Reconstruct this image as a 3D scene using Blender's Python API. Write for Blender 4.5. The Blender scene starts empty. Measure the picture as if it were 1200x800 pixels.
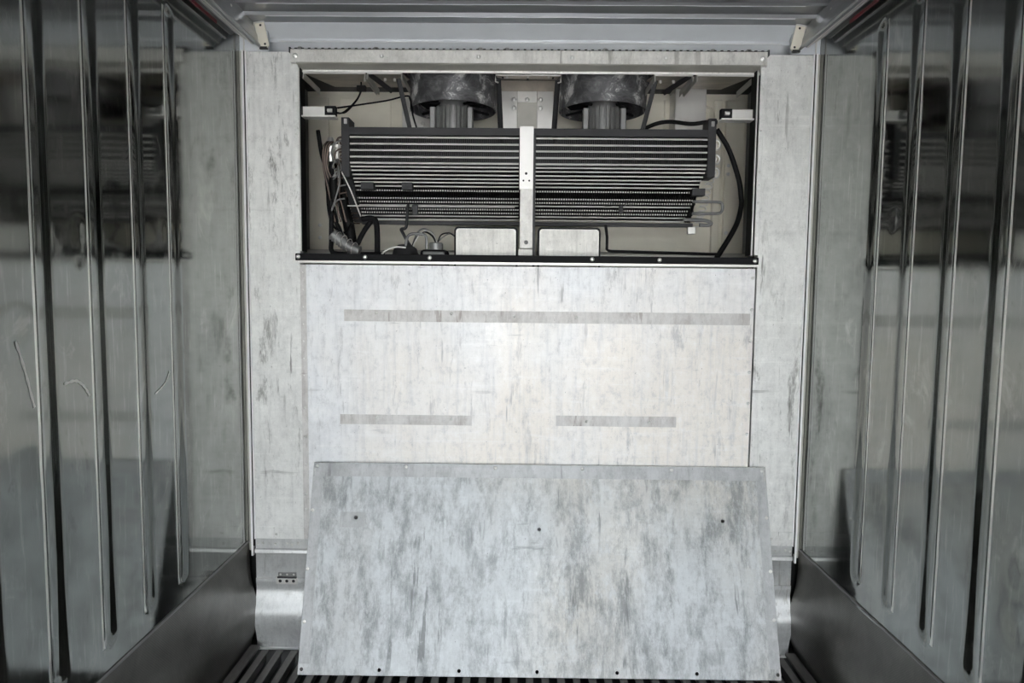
import bpy, bmesh, math, random
from mathutils import Vector, Matrix, noise
random.seed(7)
S = bpy.context.scene
COL = S.collection

# ------------------------------------------------------------------ camera
CX, CY, CZ, PT, YW, RL, FP = -0.02255, -2.7735, 1.53, 0.0798, -0.011107, 0.010251, 800.0
fw = Vector((math.sin(YW)*math.cos(PT), math.cos(YW)*math.cos(PT), -math.sin(PT)))
rt = fw.cross(Vector((0, 0, 1))).normalized(); up = rt.cross(fw)
r2 = math.cos(RL)*rt + math.sin(RL)*up; u2 = -math.sin(RL)*rt + math.cos(RL)*up
cd = bpy.data.cameras.new('camera'); cam = bpy.data.objects.new('camera', cd); COL.objects.link(cam)
cd.sensor_width = 36; cd.lens = FP/1200*36; cd.clip_start = 0.02; cd.clip_end = 500
cam.matrix_world = Matrix(((r2.x, u2.x, -fw.x, CX), (r2.y, u2.y, -fw.y, CY), (r2.z, u2.z, -fw.z, CZ), (0, 0, 0, 1)))
S.camera = cam

# ------------------------------------------------------------------ daylight
w = bpy.data.worlds.new('sky'); S.world = w; w.use_nodes = True
nt = w.node_tree; bg = nt.nodes['Background']
sky = nt.nodes.new('ShaderNodeTexSky'); sky.sky_type = 'NISHITA'
sky.sun_disc = False; sky.sun_elevation = math.radians(42); sky.sun_rotation = math.radians(60)
sky.dust_density = 3.0; sky.air_density = 1.0
hs = nt.nodes.new('ShaderNodeHueSaturation'); hs.inputs['Saturation'].default_value = .22
nt.links.new(sky.outputs[0], hs.inputs['Color']); nt.links.new(hs.outputs[0], bg.inputs[0]); bg.inputs[1].default_value = 0.35
sl = bpy.data.lights.new('sun', 'SUN'); sl.energy = 4.0; sl.angle = math.radians(0.6); sl.color = (1.0, 0.97, 0.93)
so = bpy.data.objects.new('sun', sl); COL.objects.link(so)
so.rotation_euler = (math.radians(40), 0, math.radians(75))
S.view_settings.view_transform = 'Standard'; S.view_settings.look = 'None'
S.view_settings.gamma = 1; S.view_settings.use_curve_mapping = False
S.view_settings.exposure = 3.28
S.cycles.use_denoising = True
S.cycles.max_bounces = 14; S.cycles.glossy_bounces = 12; S.cycles.diffuse_bounces = 6
S.cycles.sample_clamp_indirect = 8

# ------------------------------------------------------------------ materials
class NT:
    def __init__(s, name):
        s.m = bpy.data.materials.new(name); s.m.use_nodes = True
        s.t = s.m.node_tree; s.p = s.t.nodes['Principled BSDF']
        s.tc = s.t.nodes.new('ShaderNodeTexCoord')
    def n(s, kind, **kw):
        a = s.t.nodes.new('ShaderNode'+kind)
        for k, v in kw.items(): setattr(a, k, v)
        return a
    def l(s, a, b): s.t.links.new(a, b)
    def noise(s, scale, sc=(1, 1, 1), detail=4, rough=.55, dist=0, off=(0, 0, 0)):
        mp = s.n('Mapping'); mp.inputs['Scale'].default_value = sc; mp.inputs['Location'].default_value = off
        s.l(s.tc.outputs['Object'], mp.inputs['Vector'])
        a = s.n('TexNoise'); a.inputs['Scale'].default_value = scale; a.inputs['Detail'].default_value = detail
        a.inputs['Roughness'].default_value = rough; a.inputs['Distortion'].default_value = dist
        s.l(mp.outputs[0], a.inputs['Vector']); return a.outputs['Fac']
    def ramp(s, fac, stops):
        r = s.n('ValToRGB'); e = r.color_ramp.elements
        while len(e) < len(stops): e.new(.5)
        for i, (p, c) in enumerate(stops):
            e[i].position = p; e[i].color = (c if len(c) == 4 else (*c, 1)) if isinstance(c, tuple) else (c, c, c, 1)
        s.l(fac, r.inputs[0]); return r.outputs[0]
    def mix(s, a, b, f, mode='MIX'):
        m = s.n('Mix', data_type='RGBA', blend_type=mode)
        for sock, v in ((m.inputs[0], f), (m.inputs[6], a), (m.inputs[7], b)):
            if hasattr(v, 'links'): s.l(v, sock)
            else: sock.default_value = v if sock == m.inputs[0] else ((*v, 1) if len(v) == 3 else v)
        return m.outputs[2]
    def math(s, op, a, b=0.0):
        m = s.n('Math', operation=op)
        for sock, v in ((m.inputs[0], a), (m.inputs[1], b)):
            if hasattr(v, 'links'): s.l(v, sock)
            else: sock.default_value = v
        return m.outputs[0]
    def bump(s, h, strength=.2, dist=.002):
        b = s.n('Bump'); b.inputs['Strength'].default_value = strength; b.inputs['Distance'].default_value = dist
        s.l(h, b.inputs['Height']); s.l(b.outputs[0], s.p.inputs['Normal'])
    def set(s, col=None, metal=0., rough=.5):
        for k, v in (('Base Color', col), ('Metallic', metal), ('Roughness', rough)):
            if v is None: continue
            if hasattr(v, 'links'): s.l(v, s.p.inputs[k])
            else: s.p.inputs[k].default_value = (*v, 1) if isinstance(v, tuple) else v
        return s.m

def plain(name, col, metal=0., rough=.5, var=.12, spec=.5):
    t = NT(name); t.p.inputs['Specular IOR Level'].default_value = spec; n = t.noise(9, detail=5)
    c = t.ramp(n, [(.3, tuple(x*(1-var) for x in col)), (.7, tuple(min(1, x*(1+var)) for x in col))])
    return t.set(c, metal, rough)

def worn(name, base, dark, metal=.75, rough=.42, scuff=.60, amount=.6, warm=None, seed=0, blot=.0):
    """weathered aluminium sheet: fine vertical scratches, grey scuffs, pale oxide blotches"""
    t = NT(name); o = (seed*3.1, seed*1.7, seed*2.3)
    fine = t.noise(60, (1, 1, .06), 6, .7, 0, o)
    fine2 = t.noise(45, (.08, 1, 1), 5, .7, 0, o)
    big = t.noise(3.2, (1, 1, .7), 6, .65, .3, o)
    c0 = t.ramp(big, [(.32, tuple(x*.86 for x in base)), (.5, base), (.7, tuple(min(1, x*1.1) for x in base))])
    if warm:
        wn = t.noise(1.7, (1, 1, .5), 3, .5, .2, (o[0]+5, o[1], o[2]))
        c0 = t.mix(c0, warm, t.ramp(wn, [(.40, 0.), (.60, .85)]))
    c1 = t.mix(c0, tuple(x*.72 for x in base), t.ramp(fine, [(.50, 0.), (.72, .55)]))
    c2 = t.mix(c1, tuple(min(1, x*1.15) for x in base), t.ramp(fine2, [(.54, 0.), (.74, .5)]))
    sc = t.noise(13, (1, 1, .22), 8, .78, .25, (o[0]+9, o[1], o[2]+4))
    region = t.noise(1.6, (1, 1, .8), 2, .5, 0, (o[0]+2, o[1], o[2]+7))
    m = t.math('MULTIPLY', t.ramp(sc, [(scuff, 0.), (scuff+.09, 1.)]), t.ramp(region, [(.36, .2), (.56, 1.)]))
    c3 = t.mix(c2, dark, t.math('MULTIPLY', m, amount))
    mot = t.noise(28, (1, 1, .8), 10, .85, 0, (o[0]+3, o[1], o[2]+8))
    c3 = t.mix(c3, tuple(x*.62 for x in base), t.ramp(mot, [(.52, 0.), (.64, .55)]))
    c3 = t.mix(c3, tuple(min(1, x*1.2) for x in base), t.ramp(mot, [(.36, .55), (.47, 0.)]))
    st = t.noise(26, (1, 1, .10), 4, .6, .1, (o[0]+11, o[1], o[2]+1))
    st2 = t.noise(5, (1, 1, .6), 3, .5, 0, (o[0]+13, o[1], o[2]+1))
    c3 = t.mix(c3, dark, t.math('MULTIPLY', t.ramp(st, [(.62, 0.), (.66, .9)]), t.ramp(st2, [(.45, .1), (.60, .9)])))
    hz = t.noise(22, (.12, 1, 1.2), 4, .6, .1, (o[0]+1, o[1], o[2]+15))
    c3 = t.mix(c3, dark, t.math('MULTIPLY', t.ramp(hz, [(.66, 0.), (.69, .7)]), t.ramp(st2, [(.40, .7), (.55, .05)])))
    sp = t.noise(120, (1, 1, .7), 3, .6, 0, o)
    c4 = t.mix(c3, tuple(x*.5 for x in dark), t.ramp(sp, [(.70, 0.), (.75, .7)]))
    if blot:
        b = t.noise(10, (1, 1, .42), 9, .80, .12, (o[0]+1, o[1], o[2]+2))
        c4 = t.mix(c4, dark, t.math('MULTIPLY', t.ramp(b, [(.47, 0.), (.62, 1.)]), blot))
        b2 = t.noise(16, (1, 1, .5), 9, .82, .1, (o[0]+6, o[1], o[2]+5))
        c4 = t.mix(c4, tuple(min(1, x*1.12) for x in base), t.math('MULTIPLY', t.ramp(b2, [(.52, 0.), (.62, 1.)]), blot*.8))
    r = t.ramp(big, [(.3, rough-.06), (.7, rough+.1)])
    t.bump(t.math('ADD', fine, mot), .5, .0015)
    return t.set(c4, metal, r)

M = {}
M['post'] = worn('weathered_aluminium_post', (.83, .835, .81), (.22, .22, .20), .35, .5, .55, .9, None, 1)
M['panel'] = worn('weathered_aluminium_panel', (.89, .905, .92), (.45, .45, .45), .33, .54, .57, .6, (.91, .86, .79), 2)
M['loose'] = worn('scuffed_aluminium_panel', (.58, .605, .61), (.20, .21, .21), .35, .55, .53, .65, (.60, .58, .53), 3, .68)
M['band'] = worn('duller_aluminium_band', (.50, .51, .51), (.25, .25, .25), .35, .5, .58, .5, None, 8, .4)
M['header'] = worn('weathered_aluminium_header', (.76, .75, .71), (.34, .33, .30), .35, .5, .60, .7, None, 4, .35)
M['strip'] = worn('dull_adhesive_strip', (.68, .67, .65), (.34, .30, .28), .33, .54, .57, .8, None, 5, .4)
M['kickback'] = worn('aluminium_kick_sheet', (.66, .67, .66), (.40, .40, .38), .5, .38, .66, .4, None, 6)
M['white_pvc'] = plain('white_plastic_edge', (.92, .92, .91), 0, .35, .04)
M['black_rubber'] = plain('black_rubber', (.006, .006, .006), 0, .6, .3, .25)
M['black_paint'] = plain('black_painted_metal', (.010, .010, .011), 0, .7, .2, .2)
M['grey_paint'] = plain('grey_painted_metal', (.26, .26, .255), .3, .42, .15)
M['dark_frame'] = plain('dark_grey_coil_frame', (.042, .042, .044), .0, .5, .12, .3)
M['tube'] = plain('grey_tube_metal', (.80, .79, .75), .3, .35, .1)
M['fin'] = plain('dark_fin_metal', (.009, .009, .009), 0, .5, .3)
M['cream'] = plain('cream_painted_sheet', (.80, .765, .65), 0, .45, .05)
M['tan_sheet'] = plain('brownish_galvanised_sheet', (.50, .45, .38), .3, .45, .25)
M['shade_sheet'] = plain('grey_galvanised_sheet', (.50, .49, .44), .2, .45, .12)
M['bright_metal'] = plain('bright_metal', (.68, .67, .64), .3, .35, .06)
M['screw'] = plain('zinc_screw', (.75, .75, .72), .9, .3, .1)
M['copper'] = plain('dull_copper', (.11, .08, .065), .5, .4, .4)
M['wire_grey'] = plain('grey_wire', (.16, .16, .155), 0, .4, .1)
M['red_paint'] = plain('dark_red_paint', (.16, .012, .02), 0, .4, .15)
M['smear'] = plain('pale_smear', (.72, .72, .69), .3, .5, .1)
M['hole'] = plain('dark_hole', (.01, .01, .01), 0, .8, .1)
M['ceil_end'] = plain('pale_painted_flashing', (.74, .77, .80), .1, .35, .04)
M['ceil_lip'] = plain('bright_ceiling_seam', (.85, .87, .88), .5, .3, .04)

t = NT('polished_steel_liner')
b = t.noise(2.2, (1, 1, .6), 6, .65, .5)
c = t.ramp(b, [(.3, (.22, .23, .22)), (.7, (.32, .33, .315))])
sm = t.noise(7, (1, 1, .6), 7, .7, .8, (4, 4, 4))
c = t.mix(c, (.48, .48, .455), t.ramp(sm, [(.57, 0.), (.70, .6)]))
c = t.mix(c, (.16, .16, .15), t.ramp(t.noise(16, (1, 1, .5), 6, .75, .4, (8, 1, 3)), [(.60, 0.), (.70, .5)]))
c = t.mix(c, (.50, .50, .475), t.ramp(t.noise(70, (1, 1, .08), 5, .7, 0, (2, 2, 2)), [(.56, 0.), (.72, .5)]))
r = t.math('ADD', t.ramp(b, [(.3, .07), (.7, .13)]), t.ramp(sm, [(.55, 0.), (.75, .12)]))
t.bump(t.noise(5, (1, 1, .5), 3, .5), .12, .004)
M['wall'] = t.set(c, 1.0, r)
t = NT('channel_flank_highlight')  # bright reflection along the channels, painted in as a paler, rougher metal
M['flank_highlight'] = t.set(t.ramp(t.noise(12, (1, 1, .3), 6, .7), [(.35, (.60, .60, .57)), (.65, (.82, .82, .78))]), .85, .38)

t = NT('ceiling_sheet')
b = t.noise(1.4, (1, 1.6, 1), 4, .6, .5)
c = t.ramp(b, [(.3, (.34, .35, .36)), (.7, (.46, .47, .48))])
t.bump(t.noise(2.5, (.6, 2, 1), 2), .25, .01)
M['ceiling'] = t.set(c, .8, .3)

t = NT('textured_kick_rail')
ck = t.n('TexWave', wave_type='BANDS', bands_direction='DIAGONAL'); ck.inputs['Scale'].default_value = 70
t.l(t.tc.outputs['Object'], ck.inputs['Vector'])
ck2 = t.n('TexWave', wave_type='BANDS', bands_direction='DIAGONAL'); ck2.inputs['Scale'].default_value = 70
mp = t.n('Mapping'); mp.inputs['Scale'].default_value = (1, -1, 1); t.l(t.tc.outputs['Object'], mp.inputs[0]); t.l(mp.outputs[0], ck2.inputs['Vector'])
h = t.math('MULTIPLY', ck.outputs['Fac'], ck2.outputs['Fac'])
b = t.noise(4, (1, 1, 1), 6, .7, .4)
c = t.ramp(b, [(.3, (.10, .095, .088)), (.7, (.19, .185, .17))])
t.bump(h, .35, .0012)
M['kick'] = t.set(c, .85, .32)

t = NT('floor_bar_metal')
b = t.noise(20, (1, .2, 1), 5, .7)
M['floorbar'] = t.set(t.ramp(b, [(.3, (.12, .115, .11)), (.7, (.24, .235, .22))]), .6, .45)

t = NT('sooty_shroud')
b = t.noise(11, (1, 1, 1), 6, .7, 1.2)
M['shroud'] = t.set(t.ramp(b, [(.40, (.07, .07, .072)), (.54, (.17, .17, .175)), (.64, (.75, .75, .73))]), .2, .5)
M['asphalt'] = plain('pale_concrete_yard', (.36, .36, .36), 0, .9, .2)
M['wall_warm'] = plain('warm_rendered_facade', (.62, .50, .36), 0, .9, .1)

# ------------------------------------------------------------------ helpers
def link(name, bm, mat, parent=None, smooth=False, **props):
    me = bpy.data.meshes.new(name); bm.normal_update(); bm.to_mesh(me); bm.free()
    if isinstance(mat, (list, tuple)):
        for m in mat: me.materials.append(m)
    else: me.materials.append(mat)
    if smooth:
        for p in me.polygons: p.use_smooth = True
        if smooth != True: me.set_sharp_from_angle(angle=math.radians(smooth))
    o = bpy.data.objects.new(name, me); COL.objects.link(o)
    if parent: o.parent = parent
    for k, v in props.items(): o[k] = v
    return o
def thing(name, label, cat, loc=(0, 0, 0), group=None):
    o = bpy.data.objects.new(name, None); COL.objects.link(o); o.location = loc; o.empty_display_size = .05
    o['label'] = label; o['category'] = cat
    if group: o['group'] = group
    return o
def tag(o, label, cat, group=None):
    o['label'] = label; o['category'] = cat
    if group: o['group'] = group
    return o
def box(bm, x0, x1, y0, y1, z0, z1, bev=0.0):
    r = bmesh.ops.create_cube(bm, size=1)
    for v in r['verts']:
        v.co = Vector(((x0+x1)/2+v.co.x*(x1-x0), (y0+y1)/2+v.co.y*(y1-y0), (z0+z1)/2+v.co.z*(z1-z0)))
    if bev:
        es = list({e for v in r['verts'] for e in v.link_edges})
        bmesh.ops.bevel(bm, geom=es, offset=bev, segments=2, affect='EDGES', profile=.5)
    return r['verts']
def bx(*a, **k):
    bm = bmesh.new(); box(bm, *a, **k); return bm
def prism(bm, pts, axis, a, b):
    """extrude a polygon of 2D points along axis 'x' (pts are y,z), 'y' (x,z) or 'z' (x,y)"""
    f = {'x': lambda p, t: (t, p[0], p[1]), 'y': lambda p, t: (p[0], t, p[1]), 'z': lambda p, t: (p[0], p[1], t)}[axis]
    v0 = [bm.verts.new(f(p, a)) for p in pts]; v1 = [bm.verts.new(f(p, b)) for p in pts]
    n = len(pts)
    bm.faces.new(v0); bm.faces.new(v1[::-1])
    for i in range(n): bm.faces.new((v0[i], v1[i], v1[(i+1) % n], v0[(i+1) % n]))
    bmesh.ops.recalc_face_normals(bm, faces=bm.faces)
def catmull(pts, k=8):
    P = [Vector(p) for p in pts]
    if len(P) < 3: return P
    out = []
    for i in range(len(P)-1):
        p0 = P[max(i-1, 0)]; p1 = P[i]; p2 = P[i+1]; p3 = P[min(i+2, len(P)-1)]
        for j in range(k):
            t = j/k
            out.append(.5*((2*p1)+(p2-p0)*t+(2*p0-5*p1+4*p2-p3)*t*t+(3*p1-p0-3*p2+p3)*t**3))
    out.append(P[-1]); return out
def tube(bm, pts, r, seg=10, curve=True, ribs=0):
    P = catmull(pts) if curve else [Vector(p) for p in pts]
    rings = []; prev = None
    for i, p in enumerate(P):
        d = (P[min(i+1, len(P)-1)]-P[max(i-1, 0)]).normalized()
        if prev is None:
            a = d.cross(Vector((0, 0, 1)))
            if a.length < .1: a = d.cross(Vector((1, 0, 0)))
        else: a = prev - d*prev.dot(d)
        a.normalize(); prev = a; b = d.cross(a)
        rr = r*(1+.25*(i % 2)) if ribs else r
        rings.append([bm.verts.new(p+rr*(math.cos(2*math.pi*k/seg)*a+math.sin(2*math.pi*k/seg)*b)) for k in range(seg)])
    for i in range(len(rings)-1):
        for k in range(seg): bm.faces.new((rings[i][k], rings[i][(k+1) % seg], rings[i+1][(k+1) % seg], rings[i+1][k]))
    bm.faces.new(rings[0][::-1]); bm.faces.new(rings[-1])
def tb(pts, r, **k):
    bm = bmesh.new(); tube(bm, pts, r, **k); return bm
def lathe(bm, prof, c, seg=48, closed=False):
    rings = [[bm.verts.new((c[0]+r*math.cos(2*math.pi*k/seg), c[1]+r*math.sin(2*math.pi*k/seg), c[2]+z)) for k in range(seg)] for r, z in prof]
    n = len(rings)
    for i in range(n if closed else n-1):
        for k in range(seg): bm.faces.new((rings[i][k], rings[i][(k+1) % seg], rings[(i+1) % n][(k+1) % seg], rings[(i+1) % n][k]))
    bmesh.ops.recalc_face_normals(bm, faces=bm.faces)
def cut(o, holes):
    """true round holes: holes = [(x, y, z, r)] drilled along local Y"""
    bm = bmesh.new()
    for x, y, z, r in holes:
        m = Matrix.Translation((x, y, z)) @ Matrix.Rotation(math.pi/2, 4, 'X')
        bmesh.ops.create_cone(bm, cap_ends=True, segments=20, radius1=r, radius2=r, depth=.1, matrix=m)
    c = link('cutter', bm, M['hole']); c.parent = o.parent
    md = o.modifiers.new('b', 'BOOLEAN'); md.operation = 'DIFFERENCE'; md.object = c; md.solver = 'EXACT'
    bpy.context.view_layer.update()
    me = bpy.data.meshes.new_from_object(o.evaluated_get(bpy.context.evaluated_depsgraph_get()))
    o.modifiers.clear(); o.data = me
    bpy.data.objects.remove(c)
# rivet: shallow domed head facing -Y
def rivet_bm(r=.006, h=.003, dimple=True):
    bm = bmesh.new()
    prof = [(r*1.5, 0), (r*1.35, h*.25), (r, h*.4), (r*.85, h*.8), (r*.45, h), (r*.3, h*.7 if dimple else h*1.05)]
    lathe(bm, prof, (0, 0, 0), 16)
    bmesh.ops.holes_fill(bm, edges=bm.edges)
    bmesh.ops.rotate(bm, verts=bm.verts, matrix=Matrix.Rotation(math.pi/2, 3, 'X')); return bm
RV = {}
def rivet(parent, x, y, z, kind='rivet', mat='screw', r=.006, rot=None):
    key = (kind, mat, r)
    if key not in RV:
        o = link(kind, rivet_bm(r), M[mat], parent, True); RV[key] = o.data
    else:
        o = bpy.data.objects.new(kind, RV[key]); COL.objects.link(o); o.parent = parent
    o.location = (x, y, z)
    if rot: o.rotation_euler = rot
    return o

# ------------------------------------------------------------------ structure: side walls
W, YB, YF, ZT, ZF = 1.145, .02, -5.8, 2.56, .045
def smoothstep(a, b, x):
    t = max(0, min(1, (x-a)/(b-a))); return t*t*(3-2*t)
# old smears on the left wall, thin raised ribbons of dried residue
def smear(parent, pts, width, x):
    P = catmull([(0, a, b) for a, b in pts], 10); bm = bmesh.new(); v = []
    for i, p in enumerate(P):
        d = (P[min(i+1, len(P)-1)]-P[max(i-1, 0)]).normalized(); n_ = Vector((0, -d.z, d.y))
        ww = width*(.6+.4*math.sin(i*.7)**2)
        v.append((bm.verts.new((x, *(p+n_*ww)[1:])), bm.verts.new((x, *(p-n_*ww)[1:]))))
    for i in range(len(v)-1): bm.faces.new((v[i][0], v[i+1][0], v[i+1][1], v[i][1]))
    return link('smear_mark', bm, M['smear'], parent)

def side_wall(side, name):
    s = -1 if side == 'left' else 1
    c0 = -.553 if s < 0 else -.473; pitch = .2065 if s < 0 else .203
    centers = [c0-i*pitch for i in range(26) if c0-i*pitch > YF+.1]
    rz0, rz1, A, WN, WF, D = .53, 2.40, .006, .037, .029, .0080   # channel foot, head, floor half-width, widths of the two flanks, depth
    ys = {round(YF, 4), YB}
    y = YB
    while y > YF:
        ys.add(round(y, 4)); y -= .012 if y > -1.7 else .06
    for c in centers:
        for d in (0, .006): ys.add(round(c+d, 4)); ys.add(round(c-d, 4))
        for k in range(10): ys.add(round(c-A-WN*k/9, 4)); ys.add(round(c+A+WF*k/9, 4))
    ys = sorted(ys); zs = []
    z = .02
    while z < 2.6:
        zs.append(z); z += .008 if (.45 < z < .62 or 2.33 < z < 2.45) else .025
    zs.append(2.6)
    dents = {-1: [(-1.037, 1.657, .02, .006), (-1.038, 1.588, .013, .006), (-.629, 1.689, .02, .003), (-.315, .911, .03, .002), (-.703, .872, .03, .003), (-1.265, 1.426, .03, .004), (-1.25, 1.10, .05, .004)],
             1: [(-.596, 1.75, .014, .007), (-.698, 1.115, .012, .003), (-.792, 1.079, .016, .004), (-.948, 1.102, .02, .004), (-1.222, .878, .025, .007), (-1.221, .748, .03, .007), (-.98, .70, .05, .003), (-.93, .78, .03, .003)]}[s]
    bm = bmesh.new(); rows = []
    for z in zs:
        row = []
        for y in ys:
            d = 0
            for c in centers:
                dy = abs(y-c)
                if dy < .06:
                    # distance to the channel's axis segment: round foot and head
                    dz = max(rz0+.03-z, z-(rz1-.03), 0)
                    dd = math.hypot(dy, dz)
                    fl_ = WN+(WF-WN)*smoothstep(-.012, .012, y-c)
                    d = D*smoothstep(0, 1, (A+fl_-dd)/fl_)
            wv = noise.noise(Vector((y*2.2, z*1.3, s*9)))*.0011 + noise.noise(Vector((y*6, z*4, s*5)))*.0003
            for (dy0, dz0, rr, hh) in dents:
                q = ((y-dy0)**2+(z-dz0)**2)/(rr*rr)
                if q < 6: d += hh*.6*math.exp(-q)
            row.append(bm.verts.new((s*(W+d+wv), y, z)))
        rows.append(row)
    for i in range(len(rows)-1):
        for j in range(len(ys)-1):
            q = (rows[i][j], rows[i][j+1], rows[i+1][j+1], rows[i+1][j])
            f = bm.faces.new(q if s < 0 else q[::-1])
            ym = (ys[j]+ys[j+1])/2; zm = (zs[i]+zs[i+1])/2
            if rz0+.006 < zm < rz1-.006 and any(c-A-WN*.90 < ym < c-A-WN*.52 for c in centers): f.material_index = 1  # only the near flank gets the painted highlight
    o = link(name, bm, [M['wall'], M['flank_highlight']], None, True, kind='structure')
    bs = bmesh.new(); box(bs, min(s*(W+.02), s*(W+.09)), max(s*(W+.02), s*(W+.09)), YF, 1.0, -.1, 2.75)
    if s < 0:
        smear(o, [(-1.272, 1.398), (-1.245, 1.318), (-1.223, 1.24)], .0045, -W+.0012)
        smear(o, [(-1.117, 1.28), (-1.074, 1.282), (-1.042, 1.264), (-1.02, 1.235)], .0045, -W+.0012)
        smear(o, [(-.70, 1.19), (-.65, 1.21), (-.625, 1.23), (-.61, 1.25)], .003, -W+.0012)
    link('outer_skin', bs, M['shade_sheet'], o)
    return o
wl = side_wall('left', 'wall_left'); wr = side_wall('right', 'wall_right')

# load line on each wall
for o_, s, y1 in ((wl, -1, -.205), (wr, 1, -.24)):
    link('load_line', bx(min(s*W, s*(W-.003)), max(s*W, s*(W-.003)), YF+.2, y1, 2.478, 2.490), M['red_paint'], o_, label='dark red load line high on the wall')

# ------------------------------------------------------------------ ceiling
bm = bmesh.new(); pts = []
for a in (-.03, -.08, -.105, -.11, -.118, -.17, -.197, -.202, -.21): pts.append(a)
prof = [(-.03, 2.55), (-.095, 2.553), (-.103, 2.545), (-.112, 2.545), (-.118, 2.556), (-.19, 2.558), (-.196, 2.553), (-.204, 2.553), (-.21, 2.561)]
y = -.45
while y > YF+.1:
    prof += [(y, 2.562), (y-.006, 2.557), (y-.014, 2.557), (y-.02, 2.562)]; y -= .45
prof.append((YF, 2.562)); poly = prof+[(YF, 2.68), (-.03, 2.68)]
prism(bm, poly, 'x', -W-.02, W+.02)
ce = link('ceiling', bm, M['ceiling'], kind='structure')
for a, z, r in ((-.1075, 2.545, .003), (-.200, 2.553, .0018)):
    link('seam', tb([(-1.0+.02*i, a+noise.noise(Vector((i*.13, a*9, 0)))*.004, z) for i in range(101)], r, seg=6, curve=False), M['ceil_lip'], ce)

# sloping flashing above the bulkhead, closing the gap to the ceiling
bm = bmesh.new()
prism(bm, [(-.03, 2.56), (-.03, 2.549), (.028, 2.509), (.03, 2.513), (.036, 2.501), (.037, 2.497), (.075, 2.47), (.075, 2.44), (.12, 2.44), (.12, 2.56)], 'x', -W, W)
fl = link('trim_4', bm, M['ceil_end'], kind='structure')
link('seam', tb([(-1.0+.02*i, .031+noise.noise(Vector((i*.11, 3, 0)))*.003, 2.499) for i in range(101)], .003, seg=6, curve=False), M['ceil_lip'], fl)

# ------------------------------------------------------------------ floor: T-bar grating over a sub floor
bm = bmesh.new()
x = -1.045
while x < 1.06:
    h = .0138
    prism(bm, [(x-h, ZF), (x+h, ZF), (x+h, ZF-.005), (x+.003, ZF-.007), (x+.003, ZF-.05), (x-.003, ZF-.05), (x-.003, ZF-.007), (x-h, ZF-.005)], 'y', YF, -.11)
    x += .0597
fo = link('floor', bm, M['floorbar'], kind='structure')
link('subfloor', bx(-W-.09, W+.09, YF, 1.0, -.12, ZF-.05), M['fin'], fo, label='dark drain floor under the grating')

# side kick rails (scuff strips)
KP = [(.0, .462), (.004, .455), (.007, .40), (.010, .34), (.014, .30), (.024, .255), (.032, .215), (.035, .17), (.033, .12), (.024, .07), (.010, .03), (.004, -.02)]
for s, nm in ((-1, 'baseboard_left'), (1, 'baseboard_right')):
    bm = bmesh.new(); P = catmull([(a, b, 0) for a, b in KP], 4)
    prism(bm, [(s*(W+.004-q.x), q.y) for q in P]+[(s*(W+.03), -.03), (s*(W+.03), .462)], 'y', YF, -.012)
    link(nm, bm, M['kick'], None, 35, kind='structure')
    bm = bmesh.new()
for s in (-1, 1):
    k = bpy.data.objects['baseboard_left' if s < 0 else 'baseboard_right']
    link('edge_lip', bx(*sorted((s*(W+.001), s*(W-.006))), YF, -.014, .458, .463), M['grey_paint'], k)
    link('floor_ledge', bx(*sorted((s*1.085, s*1.125)), YF, -.06, .028, .038), M['floorbar'], k)

# ------------------------------------------------------------------ back: lower kick assembly
bm = bmesh.new()
prof = [(0, .475), (-.004, .47), (-.004, .43), (-.012, .425), (-.014, .412), (-.006, .408), (-.003, .40), (-.003, .303), (-.008, .30), (-.008, .285)]
P = [(a.x, a.y) for a in catmull([(-.008, .285, 0), (-.004, .25, 0), (-.015, .21, 0), (-.032, .17, 0), (-.036, .14, 0), (-.030, .10, 0), (-.016, .06, 0), (-.010, .03, 0), (-.010, .002, 0)], 5)]
prism(bm, prof+P+[(.06, .002), (.06, .475)], 'x', -1.118, 1.118)
bb = link('baseboard_back', bm, M['kickback'], None, 30, kind='structure')
link('edge_lip', bx(-1.12, 1.12, -.022, -.0105, -.003, .004), M['white_pvc'], bb)
link('gap_backing', bx(-W-.02, W+.02, .061, .08, -.1, .5), M['fin'], bb)
for i, xx in enumerate((-1.11, -1.088, -1.035, -.985, -.965, -.94, .955, .985, 1.05, 1.09, 1.11)):
    rivet(bb, xx, -.004, .452 if i % 2 else .447, r=.0035)
hg = thing('hinge', 'small riveted metal hinge on lower back kick plate', 'hinge', (-.986, -.004, .309))
link('leaf', bx(-.038, .038, -.006, .0, -.0, .018, bev=.001), M['grey_paint'], hg)
link('leaf', bx(-.045, .045, -.011, -.004, -.030, -.004, bev=.001), M['bright_metal'], hg)
link('pin', tb([(-.04, -.008, -.002), (.04, -.008, -.002)], .004, curve=False), M['dark_frame'], hg)
for xx in (-.028, 0, .028):
    rivet(hg, xx, -.006, .010, r=.003); rivet(hg, xx, -.011, -.016, 'rivet', 'fin', .0045)

# ------------------------------------------------------------------ side posts of the bulkhead
def post(s, name):
    bm = bmesh.new()
    a, b = (-1.122, -.914) if s < 0 else (.929, 1.122)
    box(bm, a, b, -.004, .04, .47, 2.447, bev=.0015)
    o = link(name, bm, M['post'], None, kind='structure')
    link('edge_strip', bx(*sorted((s*1.1250, s*1.1325)), -.016, .0, .40, 2.449, bev=.001), M['white_pvc'], o, label='white plastic edging strip')
    link('edge_strip', bx(*sorted((s*1.117, s*1.121)), -.010, .0, .47, 2.449), M['white_pvc'], o, label='thin white edging strip')
    link('seal', bx(*sorted((s*1.1215, s*1.125)), -.011, .0, .44, 2.447), M['black_rubber'], o)
    link('seal', bx(*sorted((s*1.1325, s*1.144)), -.004, .01, .42, 2.449), M['shade_sheet'], o)
    return o
pl_ = post(-1, 'trim_1'); pr_ = post(1, 'trim_2')
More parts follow.
